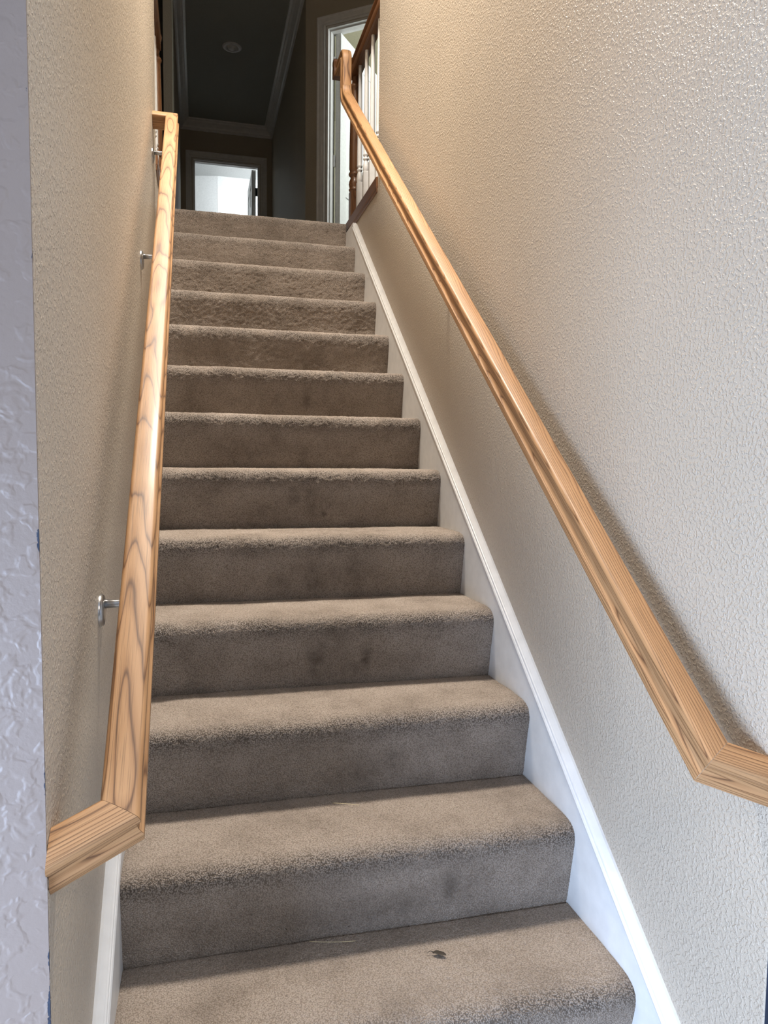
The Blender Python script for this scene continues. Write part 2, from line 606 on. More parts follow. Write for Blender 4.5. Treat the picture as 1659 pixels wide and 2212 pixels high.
struct(box('wall_hall_right', HX1, HX1 + 0.1, AY + 0.02, HY1, FL, CE, 'hall'), 'right wall of the dark upstairs hall')
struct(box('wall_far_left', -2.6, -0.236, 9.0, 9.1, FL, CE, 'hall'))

# wall at the end of the hall with its door opening
EX0, EX1, DH = -0.045, 0.715, 2.04
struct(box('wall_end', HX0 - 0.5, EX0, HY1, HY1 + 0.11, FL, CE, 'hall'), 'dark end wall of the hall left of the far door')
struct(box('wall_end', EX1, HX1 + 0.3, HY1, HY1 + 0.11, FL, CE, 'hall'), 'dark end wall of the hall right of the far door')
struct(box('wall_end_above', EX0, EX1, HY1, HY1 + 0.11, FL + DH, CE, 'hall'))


def casing_bar(name, p0, p1, nrm, inner, mat, parent, ext0=0.0, ext1=0.0, w=0.066, th=0.016):
    """moulded casing strip from p0 to p1; nrm = out of the wall, inner = towards the opening. Mitred by ext along the strip."""
    p0, p1, nrm, inner = Vector(p0), Vector(p1), Vector(nrm).normalized(), Vector(inner).normalized()
    prof = [(0, 0), (0, th * 0.55), (0.008, th * 0.75), (0.020, th * 0.7), (0.026, th * 0.95), (w * 0.75, th * 1.15), (w * 0.86, th * 1.4), (w, th * 1.4), (w, 0)]
    t = (p1 - p0).normalized()
    v, f = [], []
    n = len(prof)
    for P, e in ((p0, -ext0), (p1, ext1)):
        for a, c in prof:
            v.append(P - inner * a + nrm * c + t * (e * a))
    for j in range(n):
        k = (j + 1) % n
        f.append((j, k, n + k, n + j))
    f.append(tuple(range(n)))
    f.append(tuple(range(n, 2 * n)))
    return link(name, mesh(name, v, f), mat, parent)


def door_frame(name, q0, q1, dirv, nrm, depth, label):
    """casing on the near face plus jambs and stops through the wall. q0, q1 = opening edges (x, y) on the near face"""
    e = empty(name, (0, 0, 0))
    struct(e, label)
    q0, q1 = Vector((*q0, 0)), Vector((*q1, 0))
    d = Vector((*dirv, 0)).normalized()
    n = Vector((*nrm, 0)).normalized()          # into the wall
    Z0, Zt = Vector((0, 0, FL)), Vector((0, 0, FL + DH))
    rv = 0.005
    casing_bar('casing', q0 - d * rv + Z0, q0 - d * rv + Zt + Vector((0, 0, rv)), -n, d, 'trim', e, 0, 1)
    casing_bar('casing', q1 + d * rv + Z0, q1 + d * rv + Zt + Vector((0, 0, rv)), -n, -d, 'trim', e, 0, 1)
    casing_bar('casing', q0 - d * rv + Zt + Vector((0, 0, rv)), q1 + d * rv + Zt + Vector((0, 0, rv)), -n, Vector((0, 0, -1)), 'trim', e, 1, 1)

    def slab(nm, s0, s1, d0, d1, z0, z1):
        c = [q0 + d * s + n * k for s, k in ((s0, d0), (s1, d0), (s1, d1), (s0, d1))]
        prism(nm, [(p.x, p.y) for p in c], z0, z1, 'trim', e)
    Wd = (q1 - q0).length
    jt = 0.018
    slab('jamb', 0, jt, -0.002, depth + 0.002, FL, FL + DH)
    slab('jamb', Wd - jt, Wd, -0.002, depth + 0.002, FL, FL + DH)
    slab('jamb', jt, Wd - jt, -0.002, depth + 0.002, FL + DH - jt, FL + DH)
    slab('door_stop', jt, jt + 0.011, 0.025, depth - 0.04, FL, FL + DH - jt)
    slab('door_stop', Wd - jt - 0.011, Wd - jt, 0.025, depth - 0.04, FL, FL + DH - jt)
    slab('door_stop', jt + 0.011, Wd - jt - 0.011, 0.025, depth - 0.04, FL + DH - jt - 0.011, FL + DH - jt)
    return e


door_frame('trim_1', (EX0, HY1), (EX1, HY1), (1, 0), (0, 1), 0.11, 'door casing at the dark end of the hall')
OS0, OS1 = 0.180, 0.945
door_frame('trim_2', ang(OS0, 0), ang(OS1, 0), (DX, DY), (NX, NY), 0.11, 'white door casing on the angled wall by the newel post')

# angled wall with its opening
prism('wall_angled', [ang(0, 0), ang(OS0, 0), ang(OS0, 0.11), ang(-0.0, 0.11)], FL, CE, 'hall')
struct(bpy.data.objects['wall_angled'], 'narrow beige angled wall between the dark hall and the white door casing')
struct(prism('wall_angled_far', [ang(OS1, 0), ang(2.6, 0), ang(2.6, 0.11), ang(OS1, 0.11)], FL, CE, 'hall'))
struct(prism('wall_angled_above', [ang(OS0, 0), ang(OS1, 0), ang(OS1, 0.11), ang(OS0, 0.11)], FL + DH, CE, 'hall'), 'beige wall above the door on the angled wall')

# rooms beyond the doors
struct(box('wall_side_room_back', HX1 + 0.1, 3.7, 8.4, 8.5, FL, CE, 'cream'), 'cream wall of the lit side room')
struct(box('wall_side_room_left', HX1 + 0.101, HX1 + 0.115, AY + 0.14, 8.4, FL, CE, 'cream'))
struct(box('wall_side_room_right', 3.6, 3.69, 4.7, 8.4, FL, CE, 'cream'))
struct(box('ceiling_side_room', HX1 + 0.12, 3.6, 6.35, 8.4, CE - 0.012, CE - 0.002, 'cream'))
prism('wall_end_room_back', [(0.27, 10.43), (1.9, 10.43), (1.9, 10.53), (0.27, 10.53)], FL, CE, 'roomwhite')['kind'] = 'structure'
prism('wall_end_room_angle', [(0.268, 10.43), (0.268, 10.53), (-1.6, 11.0), (-1.6, 10.9)], FL, CE, 'roomwhite')['kind'] = 'structure'
struct(box('wall_end_room_right', 1.8, 1.9, 8.96, 10.43, FL, CE, 'roomwhite'))
struct(box('wall_end_room_left', -1.7, -1.6, 8.96, 11, FL, CE, 'roomwhite'))
struct(box('ceiling_end_room', -1.6, 1.8, 8.96, 10.95, CE - 0.012, CE - 0.002, 'roomwhite'))


# crown moulding of the hall
def crown(name, p0, p1, inw, e0, e1):
    """p0->p1 along the wall at the ceiling; inw = into the room"""
    prof = [(0, -0.105), (0.010, -0.105), (0.012, -0.088), (0.024, -0.082), (0.028, -0.066), (0.050, -0.040), (0.066, -0.030), (0.070, -0.016), (0.088, -0.012), (0.092, 0), (0, 0)]
    p0, p1, inw = Vector((*p0, CE)), Vector((*p1, CE)), Vector((*inw, 0))
    t = (p1 - p0).normalized()
    v, f = [], []
    n = len(prof)
    for P, e in ((p0, e0), (p1, e1)):
        for a, c in prof:
            v.append(P + inw * a + Vector((0, 0, c)) + t * (e * a))
    for j in range(n):
        k = (j + 1) % n
        f.append((j, k, n + k, n + j))
    f.append(tuple(range(n)))
    f.append(tuple(range(n, 2 * n)))
    return struct(link(name, mesh(name, v, f), 'trim'))


crown('trim_3', (HX0, HY0), (HX0, HY1), (1, 0), 0, -1)['label'] = 'crown moulding along the left side of the hall ceiling'
crown('trim_4', (HX1, AY), (HX1, HY1), (-1, 0), 0, -1)['label'] = 'crown moulding along the right side of the hall ceiling'
crown('trim_5', (HX0, HY1), (HX1, HY1), (0, -1), 1, -1)['label'] = 'crown moulding across the far end of the hall'


# ------------------------------------------------------------------ open doors
def door_leaf(name, origin, axis, label, width=0.73, knob_side=1, hinge_mat='black', hz=(0.25, 1.02, 1.78), knob=True):
    """local x = along the leaf from the hinge, y = thickness (0..0.035), z up; six moulded panels on both faces"""
    e = empty(name, (origin[0], origin[1], FL))
    e.rotation_euler = (0, 0, math.atan2(axis[1], axis[0]))
    struct(e, label)
    H = 2.02
    box('leaf', 0, width, 0.003, 0.032, 0.012, H, 'door', e, 0.0015)
    st = 0.105
    pw = (width - 3 * st) / 2
    rows = [(0.24, 0.80), (0.95, 1.56), (1.68, 1.90)]
    # stiles and rails stand proud of the leaf, so the panels sit in recesses
    for side in (0, 1):
        ya, yb = ((-0.006, 0.003), (0.032, 0.041))[side]
        for x0, x1 in ((0, st), (st + pw, 2 * st + pw), (width - st, width)):
            box('stile', x0, x1, ya, yb, 0.012, H, 'door', e, 0.002)
        for z0, z1 in ((0.012, 0.24), (0.80, 0.95), (1.56, 1.68), (1.90, H)):
            for x0 in (st, 2 * st + pw):
                box('rail', x0, x0 + pw, ya, yb, z0, z1, 'door', e, 0.002)
        for x0 in (st, 2 * st + pw):
            for z0, z1 in rows:
                yo, yi = (0.003, -0.003) if side == 0 else (0.032, 0.038)
                v = [(x0 + 0.01, yo, z0 + 0.01), (x0 + pw - 0.01, yo, z0 + 0.01), (x0 + pw - 0.01, yo, z1 - 0.01), (x0 + 0.01, yo, z1 - 0.01),
                     (x0 + 0.04, yi, z0 + 0.04), (x0 + pw - 0.04, yi, z0 + 0.04), (x0 + pw - 0.04, yi, z1 - 0.04), (x0 + 0.04, yi, z1 - 0.04)]
                f = [(4, 5, 6, 7), (0, 1, 5, 4), (1, 2, 6, 5), (2, 3, 7, 6), (3, 0, 4, 7), (3, 2, 1, 0)]
                link('panel', mesh('panel', v, f), 'door', e)
    for z in hz:
        h = box('hinge', -0.012, 0.004, knob_side - 0.006, knob_side + 0.022, z - 0.045, z + 0.045, hinge_mat, e, 0.002)
    if knob:
        for sg in (-1, 1):
            k = lathe('knob', [(0.028, 0), (0.028, 0.006), (0.012, 0.010), (0.011, 0.030), (0.024, 0.040), (0.028, 0.052), (0.020, 0.064), (0.002, 0.067)], 'brass', e, 16, grain=False)
            k.location = (width - 0.065, 0.0175 + sg * 0.0235, 0.93)
            k.rotation_euler = (R(-90 * sg), 0, 0)
    return e


# far door swings into the end room, hinged on the right jamb
door_leaf('door_1', (0.665, HY1 + 0.125), (0, 1), 'white panelled door standing open in the far lit room', hinge_mat='black', knob_side=-0.022, hz=(0.25, 1.02, 1.77))
o0 = ang(0.262, 0.080)
door_leaf('door_2', o0, (NX, NY), 'white panelled door standing open behind the balusters', hinge_mat='door', knob_side=0.044, hz=(0.30, 1.05, 1.80))


# ================================================================== STAIRCASE
stair = empty('staircase', (0, Y1 - 2 * RUN, 0))
tag(stair, 'straight flight of stairs covered in taupe cut pile carpet', 'staircase')
OFF = Vector((0, Y1 - 2 * RUN, 0))

PROFILE = [(0.006, -0.012), (0.002, 0.0), (-0.003, 0.02), (-0.010, 0.06), (-0.018, 0.10), (-0.0245, 0.13), (-0.028, 0.150), (-0.0275, 0.163), (-0.0235, 0.174), (-0.016, 0.1815), (-0.004, 0.1870), (0.015, 0.1900), (0.05, 0.1912), (0.12, 0.1905), (0.20, 0.1893), (0.234, 0.1887), (0.2425, 0.1875), (0.2475, 0.1835)]


def resample(pr, step):
    # Catmull-Rom through the points, then equal arc length
    P = np.array(pr)
    Q = np.vstack([2 * P[0] - P[1], P, 2 * P[-1] - P[-2]])
    out = []
    for i in range(1, len(Q) - 2):
        p0, p1, p2, p3 = Q[i - 1], Q[i], Q[i + 1], Q[i + 2]
        for t in np.linspace(0, 1, 12, endpoint=False):
            out.append(0.5 * ((2 * p1) + (-p0 + p2) * t + (2 * p0 - 5 * p1 + 4 * p2 - p3) * t * t + (-p0 + 3 * p1 - 3 * p2 + p3) * t ** 3))
    out.append(P[-1])
    out = np.array(out)
    d = np.r_[0, np.cumsum(np.hypot(*(np.diff(out, axis=0).T)))]
    n = int(d[-1] / step) + 1
    s = np.linspace(0, d[-1], n)
    return np.c_[np.interp(s, d, out[:, 0]), np.interp(s, d, out[:, 1])], s


def smooth_noise(rng, ns, nx, cs, cx):
    """value noise on a grid, feature size cs x cx cells"""
    gs, gx = int(ns / cs) + 3, int(nx / cx) + 3
    g = rng.standard_normal((gs, gx))
    a = np.arange(ns) / cs
    b = np.arange(nx) / cx
    i, j = a.astype(int), b.astype(int)
    u, w = a - i, b - j
    u, w = u * u * (3 - 2 * u), w * w * (3 - 2 * w)
    u, w = u[:, None], w[None, :]
    g00, g10, g01, g11 = g[np.ix_(i, j)], g[np.ix_(i + 1, j)], g[np.ix_(i, j + 1)], g[np.ix_(i + 1, j + 1)]
    return (g00 * (1 - u) + g10 * u) * (1 - w) + (g01 * (1 - u) + g11 * u) * w


# scuffs and dirt on the carpet: riser number -> (x, height above the foot, half width, half height, strength)
DIRT = {
    0: [(0.36, 0.03, 0.10, 0.02, .25)],
    1: [(0.515, 0.085, 0.022, 0.045, .62), (0.43, 0.05, 0.06, 0.03, .42), (0.34, 0.04, 0.06, 0.025, .35), (0.56, 0.055, 0.004, 0.004, .8), (0.25, 0.12, 0.12, 0.03, .2)],
    2: [(0.33, 0.05, 0.11, 0.035, .45), (0.45, 0.075, 0.04, 0.04, .4), (0.22, 0.12, 0.15, 0.05, .25)],
    3: [(0.30, 0.075, 0.035, 0.055, .62), (0.435, 0.07, 0.02, 0.05, .70), (0.40, 0.045, 0.05, 0.025, .5), (0.20, 0.07, 0.1, 0.05, .3)],
    4: [(0.33, 0.06, 0.04, 0.055, .55), (0.24, 0.05, 0.06, 0.04, .45), (0.45, 0.08, 0.05, 0.06, .35)],
    5: [(0.30, 0.10, 0.03, 0.05, .50), (0.40, 0.045, 0.012, 0.012, .7), (0.36, 0.11, 0.04, 0.05, .35), (0.2, 0.06, 0.1, 0.04, .3)],
    6: [(0.27, 0.10, 0.035, 0.05, .4), (0.36, 0.06, 0.03, 0.04, .4)],
    7: [(0.41, 0.075, 0.03, 0.04, .55), (0.3, 0.06, 0.06, 0.05, .35)],
    8: [(0.3, 0.09, 0.06, 0.05, .35), (0.5, 0.08, 0.04, 0.05, .3)],
    9: [(0.36, 0.08, 0.05, 0.05, .35)],
    10: [(0.30, 0.09, 0.06, 0.05, .3)],
    11: [(0.33, 0.10, 0.05, 0.05, .3)],
    12: [(0.15, 0.10, 0.05, 0.05, .3), (0.4, 0.09, 0.08, 0.05, .25)],
}


def make_step(k):
    st = 0.0025 if k <= 3 else (0.0034 if k <= 7 else 0.0048)
    pr, s = resample(PROFILE, st)
    ns = len(pr)
    nx = int((XR - XL) / st) + 1
    rng = np.random.default_rng(100 + k)
    xs = np.linspace(XL, XR, nx)
    tan = np.gradient(pr, axis=0)
    tan /= np.linalg.norm(tan, axis=1)[:, None]
    nrm = np.c_[-tan[:, 1], tan[:, 0]]          # (y, z) outward
    ang_top = nrm[:, 1]                          # 1 on the tread, ~0 on the riser
    nose = np.exp(-((s - 0.185) / 0.035) ** 2)
    mm = 0.001
    fine = rng.standard_normal((ns, nx))
    tuft = smooth_noise(rng, ns, nx, 1.7, 1.7)
    curl = smooth_noise(rng, ns, nx, 0.0055 / st, 0.009 / st)
    mid = smooth_noise(rng, ns, nx, 0.022 / st, 0.03 / st)
    big = smooth_noise(rng, ns, nx, 0.08 / st, 0.13 / st)
    amp = (0.5 + 0.35 * nose)[:, None]
    h = mm * (amp * (0.6 * fine + 0.5 * tuft) + (0.25 if k <= 3 else 0.62) * curl + 0.22 * mid + 1.0 * big)
    # pile thins towards the skirt boards and into the crease
    edge = np.minimum(xs - XL, XR - xs)[None, :]
    h = h - 0.0012 * np.exp(-edge / 0.003)
    Y = pr[:, 0][:, None] + nrm[:, 0][:, None] * h
    Z = pr[:, 1][:, None] + nrm[:, 1][:, None] * h
    jit = 0.35 * st * rng.standard_normal((ns, nx))
    jit[:, 0] = jit[:, -1] = 0
    X = np.repeat(xs[None, :], ns, 0) + jit
    fy, fz = Y1 + (k - 1) * RUN - OFF.y, Z1 + (k - 1) * RISE
    co = np.stack([X, Y + fy, Z + fz], -1).reshape(-1, 3).astype(np.float32)
    idx = np.arange(ns * nx).reshape(ns, nx)
    q = np.stack([idx[:-1, :-1], idx[:-1, 1:], idx[1:, 1:], idx[1:, :-1]], -1).reshape(-1, 4)
    me = bpy.data.meshes.new('step')
    me.vertices.add(len(co))
    me.vertices.foreach_set('co', co.ravel())
    me.loops.add(q.size)
    me.loops.foreach_set('vertex_index', q.ravel().astype(np.int32))
    me.polygons.add(len(q))
    me.polygons.foreach_set('loop_start', np.arange(0, q.size, 4, dtype=np.int32))
    me.polygons.foreach_set('use_smooth', np.ones(len(q), dtype=bool))
    me.update(calc_edges=True)
    # dirt
    D = np.zeros((ns, nx))
    zz = pr[:, 1][:, None]
    on_riser = (1 / (1 + np.exp((s - 0.205) / 0.012)))[:, None]
    # soil rubbed into the middle of every nosing and riser
    worn = [(0.33 + 0.04 * math.sin(2.3 * k), 0.155, 0.24, 0.035, 0.30), (0.30 + 0.05 * math.sin(1.7 * k + 1), 0.06, 0.26, 0.06, 0.26)]
    for (dx, dz, wx, wz, st_) in DIRT.get(k, []) + worn:
        D = np.maximum(D, min(0.95, 1.4 * st_) * np.exp(-((xs[None, :] - dx) / wx) ** 2 - ((zz - dz) / wz) ** 2) * on_riser)
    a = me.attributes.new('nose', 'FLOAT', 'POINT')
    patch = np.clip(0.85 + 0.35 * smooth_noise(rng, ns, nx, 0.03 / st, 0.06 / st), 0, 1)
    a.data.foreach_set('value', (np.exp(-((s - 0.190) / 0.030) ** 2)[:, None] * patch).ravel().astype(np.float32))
    a = me.attributes.new('dirt', 'FLOAT', 'POINT')
    a.data.foreach_set('value', D.ravel().astype(np.float32))
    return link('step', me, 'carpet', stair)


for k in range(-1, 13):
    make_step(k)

# solid carcass under the carpet
pts = [(Y1 - 2 * RUN + 0.03, 0.0)]
for k in range(-1, 13):
    y, z = Y1 + (k - 1) * RUN, Z1 + (k - 1) * RISE
    pts += [(y + 0.022, max(z - 0.02, 0.0)), (y + 0.022, z + RISE - 0.02)]
pts += [(Y_T + RUN, FL - 0.02), (Y_T + RUN, 0.0)]
n = len(pts)
v = [(x, y - OFF.y, z) for x in (XL + 0.002, XR - 0.002) for y, z in pts]
f = [tuple(range(n)), tuple(range(n, 2 * n))[::-1]] + [(i, (i + 1) % n, n + (i + 1) % n, n + i) for i in range(n)]
link('carcass', mesh('carcass', v, f), 'lino', stair)


# ------------------------------------------------------------------ skirt boards with moulded caps
def skirt(name, wall_x, sgn, label):
    """sgn: direction from the wall into the stairwell"""
    zt_ = FL - 0.056
    ya, yt = YN + 0.012, Y_T + 0.06
    yb = Y1 + (zt_ - 0.296 - Z1) / SLOPE
    t = abs(XR - WR)
    x0, x1 = sorted((wall_x, wall_x + sgn * t))
    lo, hi = -0.12, 0.262
    ym = Y1 + (-lo - Z1) / SLOPE
    v, f = [], []
    for x in (x0, x1):
        v += [(x, ya, 0.0), (x, ym, 0.0), (x, yt, crease(yt) + lo), (x, yt, zt_), (x, yb, zt_), (x, yb, crease(yb) + hi), (x, ya, crease(ya) + hi)]
    f = [tuple(range(7)), tuple(range(7, 14))[::-1]] + [(i, 7 + i, 7 + (i + 1) % 7, (i + 1) % 7) for i in range(7)]
    o = struct(link(name, mesh(name, v, f), 'trim'), label)
    prof = [(0.0, 0.258), (t, 0.258), (t + 0.003, 0.262), (t + 0.004, 0.268), (t + 0.002, 0.273), (t - 0.001, 0.275), (t - 0.001, 0.2775), (t + 0.0005, 0.280), (t - 0.0005, 0.283), (t - 0.003, 0.2845), (t - 0.0045, 0.2865), (0.005, 0.295), (0.0, 0.296)]
    m_ = len(prof)
    v, f = [], []
    for y in (ya, yb):
        for a, h in prof:
            v.append((wall_x + sgn * a, y, crease(y) + h))
    for j in range(m_):
        q = (j + 1) % m_
        f.append((j, q, m_ + q, m_ + j))
    f.append(tuple(range(m_)))
    f.append(tuple(range(m_, 2 * m_)))
    link('cap_moulding', mesh('cap_moulding', v, f), 'trim', o)


skirt('baseboard_left', WL, 1, 'white skirt board with moulded cap along the left stairwell wall')
skirt('baseboard_right', WR, -1, 'white skirt board with moulded cap along the right stairwell wall')


# ================================================================== HANDRAILS
def arc(cx, cy, r, a0, a1, n):
    return [(cx + r * math.cos(R(a0 + (a1 - a0) * i / n)), cy + r * math.sin(R(a0 + (a1 - a0) * i / n))) for i in range(n + 1)]


HALF = 0.026
half = [(0.0, 0.0015), (0.010, 0.0012), (0.0175, 0.0)] + arc(0.0175, -0.0085, 0.0085, 80, 0, 5) + [(0.0262, -0.013), (0.0245, -0.0175), (0.0215, -0.0215), (0.0205, -0.027), (0.0215, -0.034), (0.0245, -0.039), (0.0285, -0.042), (0.0292, -0.047), (0.0285, -0.058), (0.026, -0.061)]
half = [(a * 0.925, c * 0.95) for a, c in half]
RAILP = half + [(-a, c) for a, c in reversed(half[1:])]
D_W = 0.0755                       # rail centre to wall
A0 = -1.13244 + EYE                # top line z = A0 + SLOPE*y


def bracket(parent, wall_x, sgn, yw, railc_x, drop, name='bracket'):
    """rose on the wall, arm reaching out and up under the rail"""
    zr = A0 + SLOPE * yw           # rail top above
    zs = zr - drop
    e = empty(name, (wall_x, yw, zs), parent)
    rose = lathe('rose', [(0.029, 0), (0.029, 0.0035), (0.026, 0.007), (0.018, 0.0085), (0.013, 0.009)], 'nickel', e, 28, grain=False)
    rose.rotation_euler = (0, R(90 * sgn), 0)
    dx = (railc_x - wall_x)
    tip = drop - 0.058 / math.cos(THETA) - 0.006
    pts = [(sgn * 0.004, 0, 0.012), (dx * 0.35, 0, 0.011), (dx * 0.70, 0, 0.013), (dx * 0.88, 0, 0.018), (dx * 0.97, 0, 0.03), (dx, 0, 0.045), (dx, 0, tip)]
    tube('arm', pts, [0.0085, 0.0072, 0.0068, 0.0066, 0.0066, 0.0066, 0.007], 'nickel', e, 12)
    sd = box('saddle', -0.010, 0.010, -0.028, 0.028, -0.003, 0.003, 'nickel', e, 0.0015)
    sd.location = (dx, 0, tip + 0.001)
    sd.rotation_euler = (THETA, 0, 0)
    return e


CT, ST = math.cos(THETA), math.sin(THETA)
SEAM = 0.00025


def loc3(xc, y0, a, l, c):
    """rail frame (across, along, normal) -> world"""
    return Vector((xc + a, y0 + l * CT - c * ST, A0 + SLOPE * y0 + l * ST + c * CT))


AX_A, AX_L, AX_C = Vector((1, 0, 0)), Vector((0, CT, ST)), Vector((0, -ST, CT))


AL = R(28)                         # the foot returns run slightly downhill into the wall


def handrail(name, wall_x, sgn, y0, y_end, label, top_return, brackets):
    """sgn: from wall into the stairwell (+1 for the left wall)"""
    xc = wall_x + sgn * D_W
    e = empty(name, (0, 0, 0))
    tag(e, label, 'handrail')
    L = (y_end - y0) / CT
    P0 = loc3(xc, y0, 0, 0, 0)
    st = []
    nseg = 24
    for i in range(nseg + 1):
        u = i / nseg
        sh = 0.0
        sm = 0.0
        if i == 0:
            sh, sm = -sgn * (1 - math.sin(AL)) / math.cos(AL), SEAM
        if i == nseg and top_return:
            sh, sm = sgn, -SEAM
        st.append((P0 + AX_L * (L * u + sm), AX_A, AX_C, AX_L, sh, L * u))
    sweep('rail', RAILP, st, 'oak', e, grain_x=0.0 if sgn > 0 else -0.03)   # the right rail is cut nearer the quarter: straight grain
    # return into the wall at the foot: across = rail length direction, along = -sgn x
    def ret(nm, base_l, side, al, go):
        ca, sa = math.cos(al), math.sin(al)
        T = Vector((-sgn * ca, 0, 0)) - AX_L * sa
        A2 = AX_L * ca + Vector((-sgn * sa, 0, 0))
        base = loc3(xc, y0, 0, base_l, 0)
        sts = [(base + T * SEAM, A2, AX_C, T, side * (1 - sa) / ca, 0.0), (base + T * (D_W / ca - 0.0005), A2, AX_C, T, -sa / ca, D_W)]
        sweep(nm, RAILP, sts, 'oak', e, grain_off=go, grain_x=-0.028)
    ret('end_return', 0.0, 1.0, AL, 0.7)
    if top_return:
        ret('end_return', L, -1.0, 0.0, 1.3)
    for yb, drop in brackets:
        bracket(e, wall_x, sgn, yb, xc, drop)
    return e, xc


handrail('handrail', WL, 1, 0.908, 3.215, 'oak handrail on the left wall with mitred returns at both ends', True, ((1.366, 0.208), (2.473, 0.19), (3.165, 0.15)))
hr, xr = handrail('handrail', WR, -1, 0.905, 3.80, 'oak handrail on the right wall rising in a gooseneck to the newel', False, ((1.42, 0.135), (2.40, 0.135), (3.37, 0.135)))

# gooseneck at the head of the right rail: easing, upright, level piece into the guard rail
ys, zs = 3.80, A0 + SLOPE * 3.80
path = []
r1 = 0.06
cx_, cz_ = ys - r1 * ST, zs + r1 * CT
n1 = 8
for i in range(n1 + 1):
    a_ = -90 + math.degrees(THETA) + (90 - math.degrees(THETA)) * i / n1
    path.append((cx_ + r1 * math.cos(R(a_)), cz_ + r1 * math.sin(R(a_)), a_ + 90))
yv = path[-1][0]
ztop = 2.068 + EYE
r2 = 0.066


def gstations(pp, off=0.0):
    sts, al = [], off
    for i, (y, z, d) in enumerate(pp):
        if i:
            al += math.hypot(y - pp[i - 1][0], z - pp[i - 1][1])
        T = Vector((0, math.cos(R(d)), math.sin(R(d))))
        C = Vector((0, -math.sin(R(d)), math.cos(R(d))))
        sts.append((Vector((xr, y, z)), AX_A, C, T, 0.0, al))
    return sts


sweep('easing', RAILP, gstations(path, 2.2), 'oak', hr)
up_ = [(yv, path[-1][1] + SEAM, 90), (yv, ztop - r2, 90)]
for i in range(1, 9):
    a_ = 180 - 90 * i / 8
    up_.append((yv + r2 + r2 * math.cos(R(a_)), ztop - r2 + r2 * math.sin(R(a_)), a_ - 90))
up_.append((yv + 0.20, ztop, 0))
sweep('gooseneck', RAILP, gstations(up_, 3.1), 'oak', hr)

# ================================================================== GUARDS BESIDE THE STAIR HEAD
GX_R = WR + 0.028
GX_L = WL - 0.028
NEWEL_Y = 4.12
G_TOP = 2.155 + EYE                # top of the guard rail
halfg = [(0.0, 0.0), (0.012, -0.001), (0.022, -0.005), (0.027, -0.013), (0.027, -0.022), (0.022, -0.030), (0.020, -0.040), (0.024, -0.048), (0.027, -0.056), (0.027, -0.092), (0.025, -0.095)]
GP = halfg + [(-a, c) for a, c in reversed(halfg[1:])]


def square_post(name, h, z0, z1, mat, parent, bev=0.003):
    me = box_me(name, -h, h, -h, h, z0, z1, bev)
    g = [(v.co.x, v.co.z, v.co.y) for v in me.vertices]
    set_grain(me, g)
    return link(name, me, mat, parent)


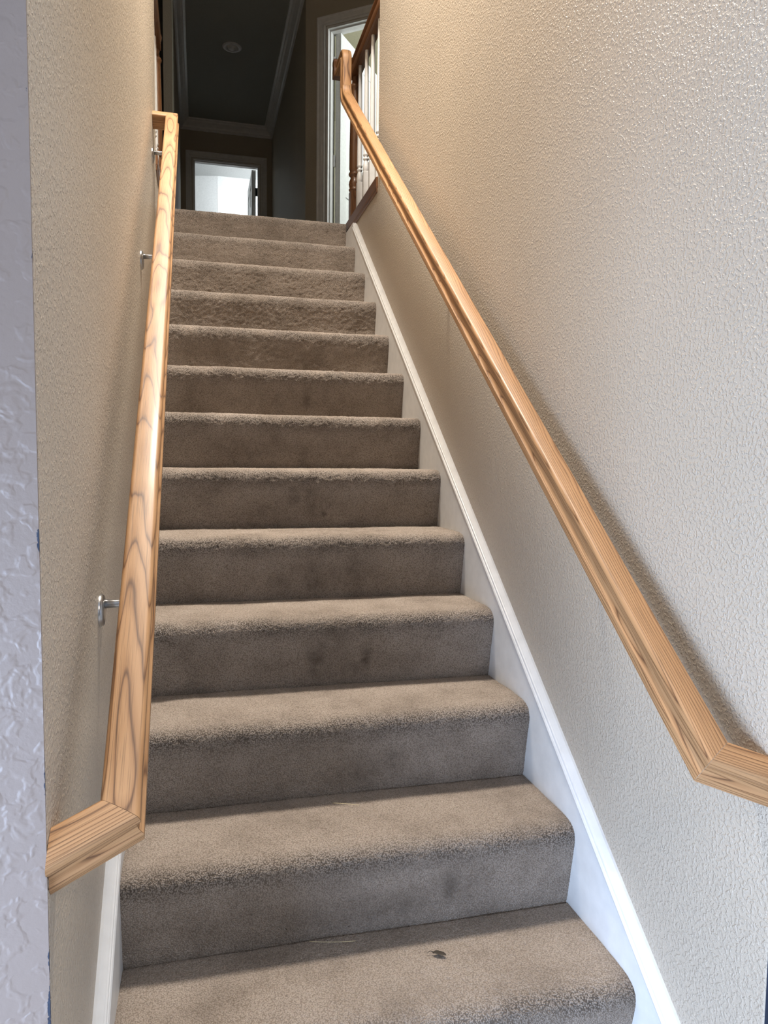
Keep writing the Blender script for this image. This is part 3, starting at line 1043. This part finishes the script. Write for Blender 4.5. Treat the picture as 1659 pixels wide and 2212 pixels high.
def guard(name, gx, sgn, label, turn=True):
    """sgn: towards the stairwell"""
    e = empty(name, (gx, NEWEL_Y, FL))
    tag(e, label, 'balustrade')
    zt = G_TOP - FL
    # shoe plate on the kerb, its face just proud of the wall below
    x0, x1 = sorted((sgn * 0.036, -sgn * 0.06))
    me = box_me('shoe_rail', x0, x1, YF - NEWEL_Y + 0.002, 0.115, -0.035, 0.018, 0.004)
    set_grain(me, [(v.co.x, v.co.y, v.co.z) for v in me.vertices])
    link('shoe_rail', me, 'oak2', e)
    me = box_me('fascia', *sorted((sgn * 0.0285, sgn * 0.0335)), YF - NEWEL_Y + 0.002, 0.06, -0.055, -0.034, 0.0015)
    set_grain(me, [(v.co.x, v.co.y, v.co.z) for v in me.vertices])
    link('fascia', me, 'oak2', e)
    # newel
    nw = empty('newel_post', (0, 0, 0), e)
    nw.scale = (1.22, 1.22, 1)
    square_post('base_block', 0.0225, 0.016, 0.172, 'oak2', nw)
    lathe('shaft', [(0.0205, 0.170), (0.0255, 0.176), (0.0265, 0.183), (0.0225, 0.189), (0.0245, 0.198), (0.0265, 0.211), (0.0245, 0.226), (0.0190, 0.242), (0.0190, 0.250), (0.0255, 0.256), (0.0275, 0.264), (0.0255, 0.272), (0.0215, 0.276), (0.0225, 0.284), (0.0248, 0.292),
                    (0.0245, 0.40), (0.0225, 0.55), (0.0195, 0.70), (0.0190, 0.715), (0.0235, 0.722), (0.0245, 0.731), (0.0225, 0.738), (0.0165, 0.743), (0.0150, 0.765), (0.0175, 0.785), (0.0215, 0.795), (0.0225, 0.803), (0.0195, 0.809), (0.0205, 0.816), (0.0245, 0.828), (0.0255, 0.845), (0.0225, zt - 0.012)], 'oak2', nw, 24)
    # top rail with a quarter turn over the newel towards the stair
    rq = 0.075
    pp = [(0, YF - NEWEL_Y + 0.002, 90), (0, -0.35, 90), (0, -0.045, 90)]
    cxx, cyy = sgn * rq, -0.045
    if not turn:
        pp[-1] = (0, 0.0, 90)
    for i in range(1, 9 if turn else 1):
        t = 90 * i / 8
        pp.append((cxx - sgn * rq * math.cos(R(t)), cyy + rq * math.sin(R(t)), 90 - sgn * t))
    if turn:
        pp.append((sgn * 0.118, cyy + rq, 90 - sgn * 90))
    sts, al = [], 0.0
    for i, (x, y, d) in enumerate(pp):
        if i:
            al += math.hypot(x - pp[i - 1][0], y - pp[i - 1][1])
        T = Vector((math.cos(R(d)), math.sin(R(d)), 0))
        A = Vector((math.sin(R(d)), -math.cos(R(d)), 0))
        sts.append((Vector((x, y, zt)), A, Vector((0, 0, 1)), T, 0.0, al))
    sweep('top_rail', GP, sts, 'oak2', e)
    # balusters
    bp = [(0.0135, 0.178), (0.0155, 0.184), (0.0165, 0.192), (0.0160, 0.205), (0.0125, 0.222), (0.0105, 0.230), (0.0105, 0.234), (0.0148, 0.238), (0.0150, 0.244), (0.0110, 0.248), (0.0110, 0.253), (0.0150, 0.258), (0.0152, 0.264), (0.0135, 0.268), (0.0140, 0.30), (0.0128, 0.45), (0.0108, 0.62), (0.0092, zt - 0.094)]
    src = None
    for yb in (3.99, 3.835, 3.695, 3.555):
        b = empty('baluster', (0, yb - NEWEL_Y, 0), e)
        if src is None:
            q1 = square_post('block', 0.0155, 0.016, 0.178, 'trim', b, 0.002)
            q2 = lathe('shaft', bp, 'trim', b, 18)
            src = (q1, q2)
        else:
            for s_ in src:
                c = s_.copy()
                c.parent = b
                COL.objects.link(c)
    return e


guard('balustrade', GX_R, -1, 'right balustrade with dark stained newel and turned white balusters')
guard('balustrade', GX_L, 1, 'left balustrade, mostly hidden behind the end of the left wall', False)

# ================================================================== SMALL THINGS
# recessed ceiling light of the hall (off), the can with a domed lens
rl = empty('recessed_light', (0.325, 7.2, CE))
tag(rl, 'round recessed light switched off in the dark hall ceiling', 'ceiling light')
lathe('trim_ring', [(0.050, -0.003), (0.055, -0.010), (0.075, -0.012), (0.086, -0.006), (0.087, -0.0005), (0.050, -0.0005)], 'trim', rl, 32, grain=False)
lathe('lens', [(0.049, -0.002), (0.046, -0.010), (0.034, -0.020), (0.016, -0.025), (0.001, -0.026)], 'lens', rl, 28, grain=False)

# two dry straws and a dark leaf scrap on the two lowest visible treads
def straw(name, pts, rad, label):
    c = Vector(pts[len(pts) // 2])
    o = tube(name, [Vector(p) - c for p in pts], rad, 'straw', None, 6)
    o.location = c
    tag(o, label, 'straw', 'dry straws dropped on the lower treads')
    return o


za, zb = Z1 + RISE + 0.0045, Z1 + 0.0045
straw('dry_straw', [(0.2968 + 0.0566 * t, 1.6277 - 0.022 * t + 0.0015 * math.sin(4 * t), za) for t in np.linspace(0, 1, 9)], 0.0006, 'short pale straw on the tread above the one with the leaf scrap')
straw('dry_straw', [(0.2125 + 0.0927 * t, 1.4298 - 0.020 * t - 0.012 * t * (1 - t), zb) for t in np.linspace(0, 1, 11)], 0.00055, 'longer thin straw on the same tread as the leaf scrap, against the riser')

# leaf scrap: curled blade on a thin bent stalk
lf = empty('leaf_scrap', (0.456, 1.334, zb - 0.001))
tag(lf, 'small dark curled leaf scrap on the lowest tread in view', 'leaf')
v, f = [], []
nl = 9
for i in range(nl):
    t = i / (nl - 1)
    w_ = 0.0058 * math.sin(math.pi * min(1, t * 0.95 + 0.04)) ** 0.8 + 0.0002
    cx2, cy2 = -0.008 + 0.024 * t, 0.004 - 0.014 * t
    for sgn_ in (-1, 0, 1):
        for dz_ in (0.0, 0.0006):
            v.append((cx2 + sgn_ * w_ * 0.5, cy2 + sgn_ * w_ * 0.87, 0.002 + (0.003 if sgn_ else 0.0) * math.sin(math.pi * t) + dz_ + 0.001 * math.sin(9 * t)))
for i in range(nl - 1):
    a_, b_ = i * 6, (i + 1) * 6
    for j in (0, 2):
        f += [(a_ + j, a_ + j + 2, b_ + j + 2, b_ + j), (a_ + j + 1, b_ + j + 1, b_ + j + 3, a_ + j + 3)]
    f += [(a_, b_, b_ + 1, a_ + 1), (a_ + 4, a_ + 5, b_ + 5, b_ + 4)]
link('blade', mesh('blade', v, f, True), 'leaf', lf)
tube('stalk', [(-0.007, 0.004, 0.003), (-0.011, 0.0065, 0.0045), (-0.015, 0.0065, 0.004), (-0.019, 0.004, 0.0025)], [0.0009, 0.0007, 0.0006, 0.0005], 'leaf', lf, 6)
